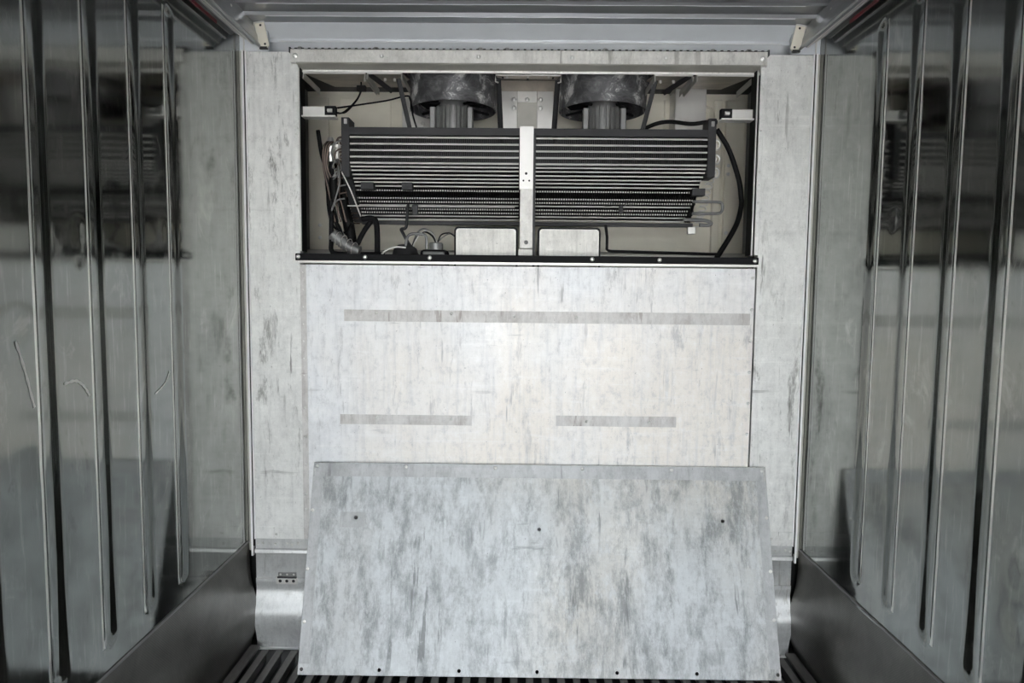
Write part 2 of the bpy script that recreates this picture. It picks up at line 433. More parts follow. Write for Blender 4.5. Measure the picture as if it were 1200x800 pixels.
# foot plates under posts
link('foot_plate', bx(-1.12, -.914, -.007, -.003, .478, .522, bev=.001), M['post'], pl_); rivet(pl_, -1.03, -.007, .492, r=.004)
link('foot_plate', bx(.914, 1.12, -.007, -.003, .478, .530, bev=.001), M['post'], pr_); rivet(pr_, 1.03, -.007, .50, r=.004)

# header rail
hd = None
bm = bmesh.new()
prism(bm, [(-.026, 2.448), (-.026, 2.400), (-.022, 2.398), (.02, 2.388), (.022, 2.378), (.03, 2.378), (.03, 2.40), (.05, 2.44), (.05, 2.451), (-.024, 2.451)], 'x', -.934, .930)
hd = link('trim_3', bm, M['header'], None, kind='structure')
bm = bmesh.new()
prism(bm, [(-.0265, 2.401), (-.0215, 2.397), (.020, 2.387), (.020, 2.3855), (-.022, 2.3955), (-.0275, 2.3995)], 'x', -.912, .905)
link('underside', bm, M['shade_sheet'], hd)
link('bright_edge', bx(-.912, .905, .0195, .0225, 2.3765, 2.3795), M['bright_metal'], hd, label='bright lower edge of the header')
# toothed drip strip on top of the header
bm = bmesh.new(); box(bm, -.934, .935, -.02, .0, 2.451, 2.454)
x = -.92
while x < .93:
    box(bm, x, x+.010, -.02, -.012, 2.454, 2.4575); x += .0265
box(bm, .932, .938, -.026, .0, 2.436, 2.458); box(bm, -.940, -.934, -.026, .0, 2.438, 2.458)
link('toothed_strip', bm, M['fin'], hd)
for x in (-.90, -.60, -.19, -.085, .30, .72, .86):
    bm = bmesh.new(); prism(bm, [(x-.018, 2.453), (x-.005, 2.463), (x+.006, 2.463), (x+.018, 2.453)], 'y', -.016, -.008)
    link('clip', bm, M['grey_paint'], hd)
for x in (-.916, -.575, -.195, .170, .535, .912):
    rivet(hd, x, -.026, 2.425, r=.007 if abs(x) > .9 else .0055)

# jamb strips of the opening
def jamb(s, name, lab):
    o = thing(name, lab, 'frame', (0, 0, 0))
    if s < 0: a, b = -.931, -.910
    else: a, b = .911, .928
    link('cover_strip', bx(a, b, -.014, -.004, 1.665, 2.40, bev=.0015), M['post'], o)
    link('inner_lip', bx(*((-.910, -.906) if s < 0 else (.900, .9045)), -.010, .05, 1.665, 2.385), M['bright_metal'], o)
    link('seal', bx(*((-.9055, -.902) if s < 0 else (.896, .8995)), -.006, .05, 1.665, 2.385), M['black_rubber'], o)
    for z in (2.30, 2.14, 1.98, 1.86): rivet(o, (a+b)/2, -.014, z+.013*s, r=.003)
    return o
jamb(-1, 'jamb_strip', 'narrow pale jamb strip beside the tangled wiring')
jamb(1, 'jamb_strip', 'narrow pale jamb strip beside the thick curved black cable')

# ------------------------------------------------------------------ fixed bulkhead panel
bp = thing('bulkhead_panel', 'large pale fixed aluminium panel under the open machinery compartment', 'panel', (0, 0, 0))
link('sheet', bx(-.888, .920, -.012, -.002, .48, 1.612, bev=.001), M['panel'], bp)
link('side_flange', bx(-.9135, -.8885, -.009, -.002, .474, 1.612, bev=.001), M['strip'], bp)
link('reinforcing_strip', bx(-.735, .905, -.0135, -.0125, 1.385, 1.432), M['strip'], bp, label='dull horizontal strip across the upper panel')
link('reinforcing_strip', bx(-.755, -.215, -.0135, -.0125, .962, 1.003), M['strip'], bp, label='short dull strip above the loose sheet, beside the bluish edge')
link('reinforcing_strip', bx(.13, .62, -.0135, -.0125, .965, 1.008), M['strip'], bp, label='short dull strip on the warmer half of the panel')
for xx, zz in ((-.605, 1.42), (-.30, 1.42), (.205, 1.41), (-.605, .99), (-.30, .988), (.255, .985), (.51, .985), (-.045, 1.413)):
    rivet(bp, xx, -.0135, zz, r=.004)
for i in range(6): rivet(bp, .9105, -.012, 1.575-i*.127, r=.0045)
for z in (.60, .665, .79, .905, 1.027): rivet(bp, -.902, -.009, z, r=.004)
for i in range(7): rivet(bp, -.903, -.009, 1.58-i*.07, r=.002)

# ------------------------------------------------------------------ loose access panel leaning on the bulkhead
WP, HP, TH = 1.845, .800, .004
lp = thing('access_panel', 'loose scuffed aluminium sheet with screw holes leaning in front on the floor grating', 'panel', (.066, -.278, ZF+.001))
ang = math.atan2(.258-.006, .758)
lp.rotation_euler = (-ang, 0, math.radians(.45))
sh = link('sheet', bx(-WP/2, WP/2, -TH, 0, 0, HP, bev=.001), M['loose'], lp)
holes = [(x, -.002, .020, .0068) for x in (-.909, -.611, -.306, -.008, .298, .602, .911)]
holes += [(-.737, -.002, .583, .0068), (.0, -.002, .545, .0068), (.735, -.002, .585, .0068)]
cut(sh, holes)
for x, _, z, r in holes:
    bm = bmesh.new(); lathe(bm, [(.013, 0), (.0125, .0004), (.0085, .0004), (.008, 0)], (0, 0, 0), 20)
    bmesh.ops.rotate(bm, verts=bm.verts, matrix=Matrix.Rotation(math.pi/2, 3, 'X'))
    bmesh.ops.translate(bm, verts=bm.verts, vec=(x, -TH, z)); link('hole_rim', bm, M['loose'], sh)
for x in (-.908, -.545, -.180, .175, .54, .908): rivet(lp, x, -TH, .785, 'fastener', 'screw', .0055)
for x, z in ((-.915, .385), (-.912, .19), (.912, .60), (.912, .395), (.912, .215), (-.913, .61)): rivet(lp, x, -TH, z, 'dimple', 'tube', .005)
link('border_band', bx(-WP/2+.01, WP/2-.01, -TH-.0006, -TH+.0002, HP-.055, HP-.003), M['band'], lp, label='duller band along the top edge')
for a in (-1, 1): link('border_band', bx(*sorted((a*(WP/2-.002), a*(WP/2-.042))), -TH-.0004, -TH+.0002, .04, HP-.056), M['band'], lp)
link('oxide_patch', bx(-.80, -.70, -TH-.0004, -TH+.0002, .545, .605), M['band'], lp); cut(bpy.data.objects['oxide_patch'], [(-.737, -.002, .583, .0075)])

# ------------------------------------------------------------------ compartment behind the opening
cv = bmesh.new()
box(cv, -1.10, 1.10, .60, .62, 1.55, 2.60)
wb = link('wall_back', cv, M['cream'], kind='structure')
link('side_panel', bx(-1.10, -1.06, .05, .60, 1.55, 2.60), M['grey_paint'], wb)
link('side_panel', bx(1.06, 1.10, .05, .60, 1.55, 2.60), M['grey_paint'], wb)
link('bottom_panel', bx(-1.10, 1.10, .04, .62, 1.50, 1.56), M['shade_sheet'], wb)
link('top_panel', bx(-1.10, 1.10, .125, .62, 2.472, 2.49), M['tan_sheet'], wb)
link('closing_sheet', bx(-1.14, 1.14, .041, .06, .40, 1.60), M['fin'], wb)
link('closing_sheet', bx(-1.14, -.93, .041, .06, 1.55, 2.438), M['fin'], wb)
link('closing_sheet', bx(.93, 1.14, .041, .06, 1.55, 2.438), M['fin'], wb)
# pressed ribs, plates of the rear sheet
for x0, x1, z0, z1, d in ((-1.05, -.955, 1.60, 2.43, .03), (.955, 1.05, 1.60, 2.43, .02), (.90, .94, 1.6, 2.43, .02)):
    link('pressed_rib', bx(x0, x1, .60-d, .602, z0, z1, bev=.006), M['cream'], wb)
link('raised_field', bx(-.90, -.655, .592, .602, 2.15, 2.43, bev=.006), M['cream'], wb)
link('raised_field', bx(-.60, -.43, .585, .602, 2.05, 2.43, bev=.004), M['bright_metal'], wb)
link('raised_field', bx(.66, .74, .585, .602, 2.05, 2.43, bev=.004), M['cream'], wb)
link('raised_field', bx(.76, .89, .592, .602, 2.15, 2.40, bev=.03), M['cream'], wb)
link('rear_ledge', bx(-1.06, 1.06, .50, .60, 1.56, 1.70, bev=.012), M['shade_sheet'], wb)
for x, z in ((-.56, 2.36), (-.50, 2.31), (-.57, 2.22), (.97, 2.12), (.97, 2.08), (.97, 1.80), (.97, 1.76), (-1.0, 1.82), (-1.0, 1.76)):
    rivet(wb, x, .585 if abs(x) < .9 else .57, z, r=.006)
# header hanger tabs behind the header (galvanised upper sheet with slots)
def bracket_u(name, lab, x0, x1, ybk=.40, slots=()):
    o = thing(name, lab, 'bracket', (0, 0, 0))
    t_ = .004
    bm = bmesh.new()
    prism(bm, [(.026, 2.374), (ybk, 2.455), (ybk, 2.459), (.026, 2.378)], 'x', x0, x1)
    link('top_plate', bm, M['tan_sheet'], o)
    bm = bmesh.new(); z0 = 2.3735
    e = [(x0, .024, z0-.022), (x0, .024, z0), (x1, .024, z0), (x1, .024, z0-.022)]
    tube(bm, e, .0032, 6, curve=False)
    link('rim', bm, M['bright_metal'], o)
    for x in (x0, x1): link('side_flange', bx(x-.002, x+.002, .026, ybk*.5, z0-.022, z0+.002), M['shade_sheet'], o)
    for x, y, z in slots:
        z = 2.374+(y-.026)*.171
        link('slot', bx(x-.005, x+.005, y-.001, y+.001, z-.013, z+.009, bev=.0008), M['bright_metal'], o)
    return o
bracket_u('hanger_bracket', 'galvanised hanger bracket nearest the tangled wiring, above the sensor arm', -.90, -.653, .50, [(-.69, .19, 2.43-.012)])
bracket_u('hanger_bracket', 'galvanised hanger bracket beside the fan nearest the tangled wiring', -.643, -.505, .50, [(-.60, .17, 2.42), (-.56, .17, 2.42)])
bracket_u('hanger_bracket', 'galvanised hanger bracket beside the fan nearest the thick black cable', .505, .655, .50, [(.555, .17, 2.42), (.61, .17, 2.42)])
bracket_u('hanger_bracket', 'galvanised hanger bracket above the pale cover box', .672, .90, .50, [(.70, .19, 2.42)])

# centre bracket between the fans
cb = thing('centre_bracket', 'riveted metal bracket between the two round fan shrouds', 'bracket', (0, 0, 0))
bm = bmesh.new(); tube(bm, [(-.118, .026, 2.342), (-.130, .026, 2.346), (-.130, .026, 2.372), (.130, .026, 2.372), (.130, .026, 2.346), (.118, .026, 2.342)], .0032, 6, curve=False)
link('rim', bm, M['bright_metal'], cb)
bm = bmesh.new(); prism(bm, [(.03, 2.372), (.40, 2.464), (.40, 2.468), (.03, 2.376)], 'x', -.13, .13); link('top_plate', bm, M['tan_sheet'], cb)
link('back_plate', bx(-.125, .125, .40, .41, 2.35, 2.47), M['tan_sheet'], cb)
link('lower_plate', bx(-.118, -.045, .385, .395, 2.0, 2.41, bev=.002), M['bright_metal'], cb)
link('lower_plate', bx(.045, .118, .385, .395, 2.0, 2.41, bev=.002), M['bright_metal'], cb)
link('middle_plate', bx(-.045, .045, .392, .40, 2.0, 2.41, bev=.002), M['shade_sheet'], cb)
link('tab', bx(-.044, .044, .383, .391, 2.36, 2.41, bev=.002), M['tube'], cb)
for x, z in ((-.06, 2.372), (.0, 2.372), (.06, 2.372), (-.06, 2.335), (.06, 2.335)): rivet(cb, x, .383, z, r=.007)
for x, y in ((-.085, .10), (0, .10), (.085, .10), (0, .19), (0, .30), (-.105, .16), (.105, .16)):
    z = 2.372+(y-.03)*.2486
    link('slot', bx(x-.004, x+.004, y-.014, y+.014, z-.004, z+.001), M['bright_metal'] if y < .15 else M['fin'], cb)
for x in (-.105, .105): link('strut', tb([(x*1.14, .05, 2.36), (x*1.02, .17, 2.10)], .011, seg=4, curve=False), M['dark_frame'], cb)

# slanting struts and diagonal braces
def strut(pts, lab, r=.011, name='support_strut'):
    return tag(link(name, tb(pts, r, seg=4, curve=False), M['dark_frame']), lab, 'strut')
strut([(-.525, .06, 2.365), (-.475, .17, 2.10)], 'dark slanting strut beside the fan nearest the tangled wiring')
strut([(.515, .06, 2.365), (.462, .17, 2.10)], 'dark slanting strut beside the fan nearest the thick cable')
strut([(-.640, .04, 2.378), (-.60, .30, 2.385)], 'short dark diagonal brace between the wiring and the first fan', .013, 'diagonal_brace')
strut([(.648, .04, 2.378), (.60, .30, 2.385)], 'short dark diagonal brace next to the pale cover box', .013, 'diagonal_brace')

# pale cover box
cx_ = thing('cover_box', 'pale rectangular metal cover box above the coil near the thick cable', 'box', (.755, .5, 2.33))
link('body', bx(-.072, .072, -.04, .085, -.13, .117, bev=.006), M['bright_metal'], cx_)
link('top_flange', bx(-.075, .075, -.045, .08, .117, .124), M['shade_sheet'], cx_)

# ------------------------------------------------------------------ fans
def fan(x, lab):
    o = thing('evaporator_fan', lab, 'fan', (x, .31, 2.30), 'evaporator fans above the coil')
    bm = bmesh.new()
    lathe(bm, [(.188, .0), (.192, .006), (.190, .03), (.194, .09), (.207, .125), (.215, .16), (.209, .16), (.200, .12), (.187, .085), (.183, .03), (.183, .0)], (0, 0, 0), 72, closed=True)
    link('shroud', bm, M['shroud'], o, 40)
    for k in range(16):
        a = k*math.pi/8+.2; bm = bmesh.new(); prism(bm, [(.189, .085), (.209, .135), (.190, .150)], 'y', -.0035, .0035)
        bmesh.ops.rotate(bm, verts=bm.verts, matrix=Matrix.Rotation(a, 3, 'Z'))
        link('gusset', bm, M['shade_sheet'], o)
    bm = bmesh.new(); lathe(bm, [(.001, .06), (.055, .06), (.06, .05), (.06, .01), (.055, .0), (.001, .0)], (0, 0, .02), 32); link('hub', bm, M['dark_frame'], o, 40)
    for k in range(7):
        bm = bmesh.new(); a = k*2*math.pi/7
        n1 = 8; rows = []
        for i in range(n1):
            rr = .058+(.176-.058)*i/(n1-1); tw = math.radians(38-16*i/(n1-1)); wd = .035+.018*i/(n1-1)
            rows.append([bm.verts.new((rr*math.cos(a+u*wd/rr), rr*math.sin(a+u*wd/rr), .05+u*wd*math.tan(tw)*.6+dz)) for u in (-1, -.5, 0, .5, 1) for dz in (0, .003)])
        for i in range(n1-1):
            for j in range(4):
                bm.faces.new((rows[i][2*j], rows[i+1][2*j], rows[i+1][2*j+2], rows[i][2*j+2]))
                bm.faces.new((rows[i][2*j+1], rows[i][2*j+3], rows[i+1][2*j+3], rows[i+1][2*j+1]))
        link('blade', bm, M['black_paint'], o, True)
    mt = bmesh.new(); lathe(mt, [(.001, .035), (.060, .035), (.070, .0), (.070, -.122), (.05, -.128), (.001, -.128)], (0, -.03, 0), 40)
    mo = link('motor', mt, M['grey_paint'], o, 40)
    bm = bmesh.new()
    for k in range(26):
        a = 2*math.pi*k/26; m = Matrix.Translation((0, -.03, 0)) @ Matrix.Rotation(a, 4, 'Z')
        vs = box(bm, .066, .084, -.0035, .0035, -.122, .0)
        for v in vs: v.co = m @ v.co
    link('cooling_fins', bm, M['grey_paint'], mo)
    for sx in (-1, 1): link('mounting_lug', bx(sx*.080-.012, sx*.080+.012, -.10, -.05, -.122, -.005, bev=.004), M['grey_paint'], mo)
    for a in (.6, 2.54, 3.9, 5.5): link('spider_arm', tb([(.06*math.cos(a), .06*math.sin(a)-.02, .015), (.185*math.cos(a), .185*math.sin(a), .012)], .006, seg=6, curve=False), M['black_paint'], o)
    return o
fan(-.326, 'round dark evaporator fan nearest the tangled wiring and sensor cable')
fan(.330, 'round dark evaporator fan nearest the pale cover box')
link('fan_deck', bx(-1.06, 1.06, .06, .60, 2.461, 2.468), M['fin'], wb)

# ------------------------------------------------------------------ evaporator coil
ev = thing('evaporator_coil', 'wide dark finned evaporator coil with pale horizontal tubes under the fans', 'coil', (0, 0, 0))
link('top_bar', bx(-.745, .745, .105, .135, 2.152, 2.183, bev=.002), M['dark_frame'], ev)
link('end_plate', bx(-.771, -.738, .105, .20, 1.978, 2.222, bev=.002), M['dark_frame'], ev)
link('end_plate', bx(.745, .778, .105, .20, 1.990, 2.228, bev=.002), M['dark_frame'], ev)
for sx in (-.752, .762): link('clip_nut', bx(sx-.006, sx+.006, .098, .106, 2.195, 2.215, bev=.001), M['bright_metal'], ev)
front = [(.12, z) for z in (2.145, 2.118, 2.092, 2.065, 2.040)]
slope = [(.13, 2.026), (.144, 2.013), (.159, 1.998), (.174, 1.984), (.188, 1.971), (.202, 1.957), (.219, 1.941), (.249, 1.912), (.264, 1.898), (.277, 1.885), (.293, 1.870), (.308, 1.856), (.322, 1.843), (.336, 1.829)]
def ends(i):   # left and right tube ends taper on the sloping face
    return (-.742, .748) if i < 5 else (-.742-.004*(i-5), .748-.003*(i-5))
for i, (y, z) in enumerate(front+slope):
    a, b_ = ends(i)
    r_ = .0042 if i < 5 else .0036
    for k, (p, q) in enumerate(((a, -.034), (.030, b_))):
        link('tube', tb([(p, y-.002, z), (q, y-.002, z)], r_, seg=8, curve=False), M['tube'], ev)
# fin pack: hundreds of thin plates with the coil's profile
bm = bmesh.new(); x = -.735
fp = [(.130, 2.155), (.130, 2.032), (.345, 1.825), (.40, 1.84), (.40, 2.155)]
while x < .74:
    v = [bm.verts.new((x, a, b)) for a, b in fp]; v2 = [bm.verts.new((x+.0012, a, b)) for a, b in fp]
    bm.faces.new(v[::-1]); bm.faces.new(v2)
    for i in range(5): bm.faces.new((v[i], v[(i+1) % 5], v2[(i+1) % 5], v2[i]))
    x += .008
link('fin_pack', bm, M['fin'], ev, kind='stuff')
bm = bmesh.new(); prism(bm, [(.15, 2.155), (.15, 2.034), (.352, 1.84), (.39, 1.84), (.39, 2.155)], 'x', -.735, .74); link('core', bm, M['fin'], ev)
bm = bmesh.new(); prism(bm, [(.14, 1.978), (.20, 1.978), (.24, 1.99), (.39, 1.99), (.39, 1.815), (.335, 1.815)], 'x', -.775, -.737); link('end_plate', bm, M['dark_frame'], ev)
# turned fin edges wrapping the lower tubes (the dashed look)
bm = bmesh.new(); x = -.735
while x < .74:
    for (y, z) in [slope[i] for i in (6, 7, 8, 10, 11)]:
        box(bm, x, x+.0034, y-.0075, y+.003, z-.0045, z+.0045)
    x += .0105
link('fin_collars', bm, M['fin'], ev, kind='stuff')
link('bottom_rail', bx(-.74, .75, .335, .36, 1.806, 1.822), M['dark_frame'], ev)
# end return bends
for s, X in ((-1, -.771), (1, .778)):
    for (y, z) in ((.15, 2.13), (.15, 2.07), (.15, 2.015)):
        bm = bmesh.new()
        tube(bm, [(X, y, z+.020), (X+s*.022, y, z+.017), (X+s*.030, y, z), (X+s*.022, y, z-.017), (X, y, z-.020)], .0045, 8)
        tube(bm, [(X, y+.02, z+.010), (X+s*.014, y+.01, z+.008), (X+s*.018, y+.01, z), (X+s*.014, y+.01, z-.008), (X, y+.02, z-.010)], .0035, 8)
        link('return_bend', bm, M['tube'] if s > 0 else M['copper'], ev)
    for i in range(9):
        bm = bmesh.new()
        y, z = .16+i*.022, 1.985-i*.021
        tube(bm, [(X-s*.02, y, z+.009), (X+s*.006, y, z+.007), (X+s*.008, y, z-.007), (X-s*.02, y, z-.009)], .003, 6)
        link('return_bend', bm, M['tube'] if s > 0 else M['copper'], ev)
# mounting plates over lower coil corners
for x0, x1, z in ((-.705, -.650, 1.955), (-.53, -.485, 1.955), (.70, .755, 1.94)):
    link('clamp_plate', bx(x0, x1, .16, .205, z-.018, z+.012, bev=.002), M['dark_frame'], ev)
# defrost heater rod: bent loops leaving the coil
hr = link('heater_rod', tb([(.72, .225, 1.905), (.80, .225, 1.905), (.835, .225, 1.903), (.846, .225, 1.895), (.848, .225, 1.872), (.838, .235, 1.858), (.80, .24, 1.856), (.72, .24, 1.856)], .0062, seg=10), M['grey_paint'], ev)
link('heater_rod', tb([(.70, .30, 1.835), (.78, .30, 1.833), (.81, .30, 1.828), (.822, .30, 1.820), (.81, .30, 1.812), (.77, .30, 1.812)], .008, seg=10), M['grey_paint'], ev)
link('heater_rod', tb([(-.83, .24, 1.876), (-.45, .24, 1.876), (-.05, .24, 1.876)], .003, seg=8), M['tube'], ev)
link('heater_clip', bx(-.495, -.470, .215, .225, 1.838, 1.880, bev=.002), M['dark_frame'], ev)
link('heater_clip', bx(.40, .418, .215, .225, 1.850, 1.885, bev=.002), M['dark_frame'], ev)
link('foot_lug', bx(.730, .765, .34, .36, 1.775, 1.81, bev=.002), M['bright_metal'], ev)

# centre support strip in front of the coil
cs = thing('centre_strip', 'upright pale metal strip with holes dividing the coil in two', 'strip', (0, 0, 0))
u = link('upper_strip', bx(-.031, .026, .092, .100, 1.932, 2.188, bev=.001), M['bright_metal'], cs)
link('lower_strip', bx(-.027, .028, .088, .096, 1.690, 1.931, bev=.001), M['header'], cs)
link('foot', bx(-.032, .026, .084, .096, 1.60, 1.687, bev=.001), M['header'], cs)
link('return_edge', bx(.026, .036, .085, .12, 1.60, 2.16), M['fin'], cs)
for x, z, r in ((-.003, 1.997, .0055), (-.014, 1.968, .004), (.010, 1.968, .004)):
    bm = bmesh.new(); lathe(bm, [(.0001, .0004), (r, .0004), (r, 0)], (0, 0, 0), 16); bmesh.ops.rotate(bm, verts=bm.verts, matrix=Matrix.Rotation(math.pi/2, 3, 'X')); bmesh.ops.translate(bm, verts=bm.verts, vec=(x, .092, z)); link('hole', bm, M['hole'], cs)
rivet(cs, .0, .088, 1.715, 'bolt', 'grey_paint', .006)

# drain pans hatches either side
def hatch(x0, x1, lab):
    o = thing('air_duct_mouth', lab, 'hatch', ((x0+x1)/2, .10, 1.58))
    w_ = (x1-x0)/2
    def rr(a, b, c0, c1, r):
        p = []
        for (cx0, cz0, st) in ((b-r, c1-r, 0), (a+r, c1-r, 90)):
            for k in range(7): q = math.radians(st+k*15); p.append((cx0+r*math.cos(q), cz0+r*math.sin(q)))
        return p+[(a, c0), (b, c0)]
    bm = bmesh.new(); prism(bm, rr(-w_-.010, w_+.010, 0, .198, .016), 'y', .0, .05); link('gasket', bm, M['black_rubber'], o)
    bm = bmesh.new(); prism(bm, rr(-w_, w_, 0, .188, .010), 'y', -.012, .04); link('face_plate', bm, M['header'], o, label='bright metal face plate')
    bm = bmesh.new(); prism(bm, rr(-w_-.002, w_+.002, 0, .190, .012), 'y', -.006, .04); link('face_rim', bm, M['tube'], o)
    return o
hatch(-.290, -.045, 'bright rectangular plate with black gasket beside the wire bundle')
hatch(.058, .300, 'bright rectangular plate with black gasket on the thick cable side of the strip')

# black sill strip with screws
ss = thing('sill_strip', 'long black rubber strip with screws along the bottom of the opening', 'strip', (0, 0, 0))
link('strip', bx(-.930, .930, -.016, .035, 1.628, 1.656, bev=.002), M['black_paint'], ss)
link('bright_edge', bx(-.912, .925, -.020, .0, 1.618, 1.6275), M['bright_metal'], ss, label='bright thin metal edge below the black strip')
for x in (-.918, -.648, -.388, .265, .535, .916): rivet(ss, x, -.016, 1.643, 'screw', 'screw', .006)
bm = bmesh.new()
tube(bm, [(.33, .10, 1.79), (.337, .10, 1.74), (.337, .10, 1.69), (.345, .10, 1.684), (.36, .10, 1.682), (.80, .10, 1.674)], .006, 8, curve=False)
tag(link('seal_cord', bm, M['black_rubber']), 'thin black cord running along the sill under the coil', 'cord')

# sensor arms
def arm(s, lab):
    o = thing('sensor_arm', lab, 'arm', (0, 0, 0))
    if s < 0: a, b_, c_ = -.905, -.812, -.768
    else: a, b_, c_ = .898, .812, .768
    link('plate', bx(*sorted((a, b_)), .02, .03, 2.208, 2.243, bev=.001), M['bright_metal'], o)
    link('lower_lip', bx(*sorted((a, c_)), .0, .05, 2.198, 2.204), M['tube'], o)
    link('clip_block', bx(*sorted((b_, c_)), .01, .035, 2.206, 2.243, bev=.001), M['black_paint'], o)
    link('buckle', tb([((b_+c_)/2-.009, .006, 2.224), ((b_+c_)/2+.009, .006, 2.224)], .0075, curve=False), M['bright_metal'], o)
    return o
arm(-1, 'short pale arm with black clip holding the thin sensor cables')
arm(1, 'short pale arm with black clip above the thick curved black cable')

# ------------------------------------------------------------------ cables and pipes
def cable(name, pts, r, mat, lab, cat='cable', group=None, **k):
    return tag(link(name, tb(pts, r, **k), M[mat], None, True), lab, cat, group)
cable('power_cable', [(.80, .18, 2.20), (.86, .20, 2.12), (.905, .20, 2.0), (.918, .20, 1.93), (.92, .20, 1.88), (.895, .18, 1.80), (.83, .14, 1.70), (.80, .12, 1.66)], .011, 'black_rubber', 'thick black cable curving down beside the coil end')
cable('power_cable', [(.50, .30, 2.22), (.56, .28, 2.245), (.62, .26, 2.25), (.70, .22, 2.232), (.76, .2, 2.235), (.80, .18, 2.23)], .0085, 'black_rubber', 'black cable lying along the coil top by the cover box')
sp = thing('cable_sensor', 'thin black sensor cable with plug hanging from the compartment ceiling', 'sensor', (-.73, .3, 2.39))
link('plug', bx(-.02, .02, -.012, .012, -.01, .014, bev=.003), M['black_rubber'], sp)
link('lead', tb([(-.005, 0, .07), (-.002, 0, .01), (-.012, -.03, -.05), (-.045, -.14, -.135), (-.055, -.26, -.165)], .0035), M['black_rubber'], sp)
link('lead', tb([(.003, 0, .0), (-.008, -.05, -.06), (-.035, -.14, -.135), (-.040, -.26, -.165)], .0025), M['black_rubber'], sp)
cable('capillary_cable', [(-.765, .03, 2.24), (-.70, .10, 2.27), (-.60, .2, 2.315), (-.52, .22, 2.34), (-.50, .2, 2.32), (-.485, .18, 2.25), (-.47, .18, 2.2)], .0035, 'black_rubber', 'thin black cable running from the clip to the slanting strut')
G = 'harness cables at the wiring end of the coil'
cable('harness_cable', [(-.91, .25, 2.20), (-.895, .25, 2.10), (-.875, .25, 2.03), (-.87, .25, 1.95), (-.84, .22, 1.84), (-.80, .2, 1.75)], .009, 'black_rubber', 'dark harness cable hanging down beside the opening edge', 'cable')
cable('harness_cable', [(-.86, .25, 2.05), (-.865, .25, 1.93), (-.84, .25, 1.82), (-.81, .22, 1.78), (-.79, .22, 1.72)], .006, 'wire_grey', 'grey harness wire looping behind the upright dark pipe')
cable('harness_cable', [(-.875, .28, 2.05), (-.88, .28, 1.9), (-.86, .28, 1.80), (-.80, .25, 1.76), (-.76, .22, 1.80)], .005, 'black_rubber', 'thin dark wire looping lowest beside the upright pipe')
cable('suction_pipe', [(-.833, .17, 2.12), (-.83, .17, 2.0), (-.832, .17, 1.85), (-.832, .16, 1.72), (-.825, .14, 1.675), (-.79, .14, 1.662), (-.60, .14, 1.662)], .010, 'black_paint', 'upright dark pipe bending along the compartment bottom', 'pipe')
cable('suction_pipe', [(-.70, .16, 1.81), (-.66, .16, 1.815), (-.640, .16, 1.80), (-.635, .16, 1.74), (-.635, .16, 1.66)], .012, 'black_paint', 'short dark pipe hooking down under the coil corner', 'pipe')
cable('suction_pipe', [(-.66, .19, 1.815), (-.70, .19, 1.76), (-.735, .19, 1.69)], .011, 'black_paint', 'short slanting dark pipe behind the corrugated hose', 'pipe')
hose = thing('corrugated_hose', 'short grey corrugated hose with wound wire near the compartment bottom', 'hose', (0, 0, 0))
n_ = 26
link('hose', tb([(-.815+.115*i/n_, .12, 1.745-.075*i/n_-.01*math.sin(i/n_*3.1)) for i in range(n_+1)], .021, seg=16, curve=False, ribs=1), M['grey_paint'], hose, True)
bm = bmesh.new()
for k in range(4):
    cx0 = -.79+.022*k; cz0 = 1.727-.0145*k
    tube(bm, [(cx0+.006*math.cos(a)+.012*math.sin(a)*.5, .12+.027*math.cos(a), cz0+.026*math.sin(a)) for a in [j*math.pi/8 for j in range(17)]], .0016, 5, curve=False)
link('wound_wire', bm, M['tube'], hose)
# expansion valve cluster with distributor tubes
vv = thing('expansion_valve', 'cluster of valve body and thin copper feed tubes at the coil end', 'valve', (-.83, .16, 2.10))
bm = bmesh.new(); lathe(bm, [(.001, .05), (.010, .05), (.014, .04), (.014, .02), (.019, .015), (.019, -.01), (.012, -.02), (.012, -.05), (.001, -.05)], (0, 0, 0), 20); link('valve_body', bm, M['screw'], vv, 40)
bm = bmesh.new(); lathe(bm, [(.001, .03), (.017, .028), (.017, .018), (.009, .01), (.009, -.03), (.001, -.03)], (.03, -.01, -.01), 20); link('distributor', bm, M['tube'], vv, 40)
random.seed(3)
for k in range(9):
    z1 = .035-.030*k; yy = -.03+.012*(k % 4)
    link('feed_tube', tb([(.03, -.01, -.035), (.035+.006*(k % 3), yy-.01, -.06-.01*k), (.01+.012*(k % 2), yy, z1-.05), (.03, yy, z1-.012), (.062, yy+.01, z1)], .0034), M['copper' if k % 2 else 'grey_paint'], vv)
for k in range(5):
    link('feed_tube', tb([(-.008+.006*k, -.02, .03), (-.022+.005*k, -.03, 0), (-.025+.004*k, -.02, -.08), (-.01+.01*k, .0, -.18), (.01+.012*k, .02, -.30)], .0038), M['black_rubber' if k % 2 else 'copper'], vv)
link('sensing_bulb', tb([(.015, -.02, -.12), (.02, -.02, -.21)], .018, curve=False, seg=14), M['black_rubber'], vv)
cable('insulated_pipe', [(-.815, .24, 2.06), (-.80, .24, 1.98), (-.80, .25, 1.88), (-.785, .27, 1.80), (-.77, .27, 1.70)], .024, 'black_rubber', 'thick black insulated pipe behind the tangled thin tubes', 'pipe')
cable('capillary_tube', [(-.77, .10, 2.0), (-.735, .10, 1.93), (-.715, .12, 1.87), (-.70, .14, 1.82)], .0028, 'tube', 'thin pale tube slanting down from the coil end plate', 'pipe')
cable('drain_hose', [(-.513, .22, 1.88), (-.513, .2, 1.84), (-.513, .18, 1.79), (-.520, .18, 1.775), (-.535, .18, 1.772), (-.530, .17, 1.76), (-.50, .16, 1.71), (-.46, .15, 1.66)], .0065, 'dark_frame', 'kinked dark grey tube hanging under the coil in front of wires', 'hose')
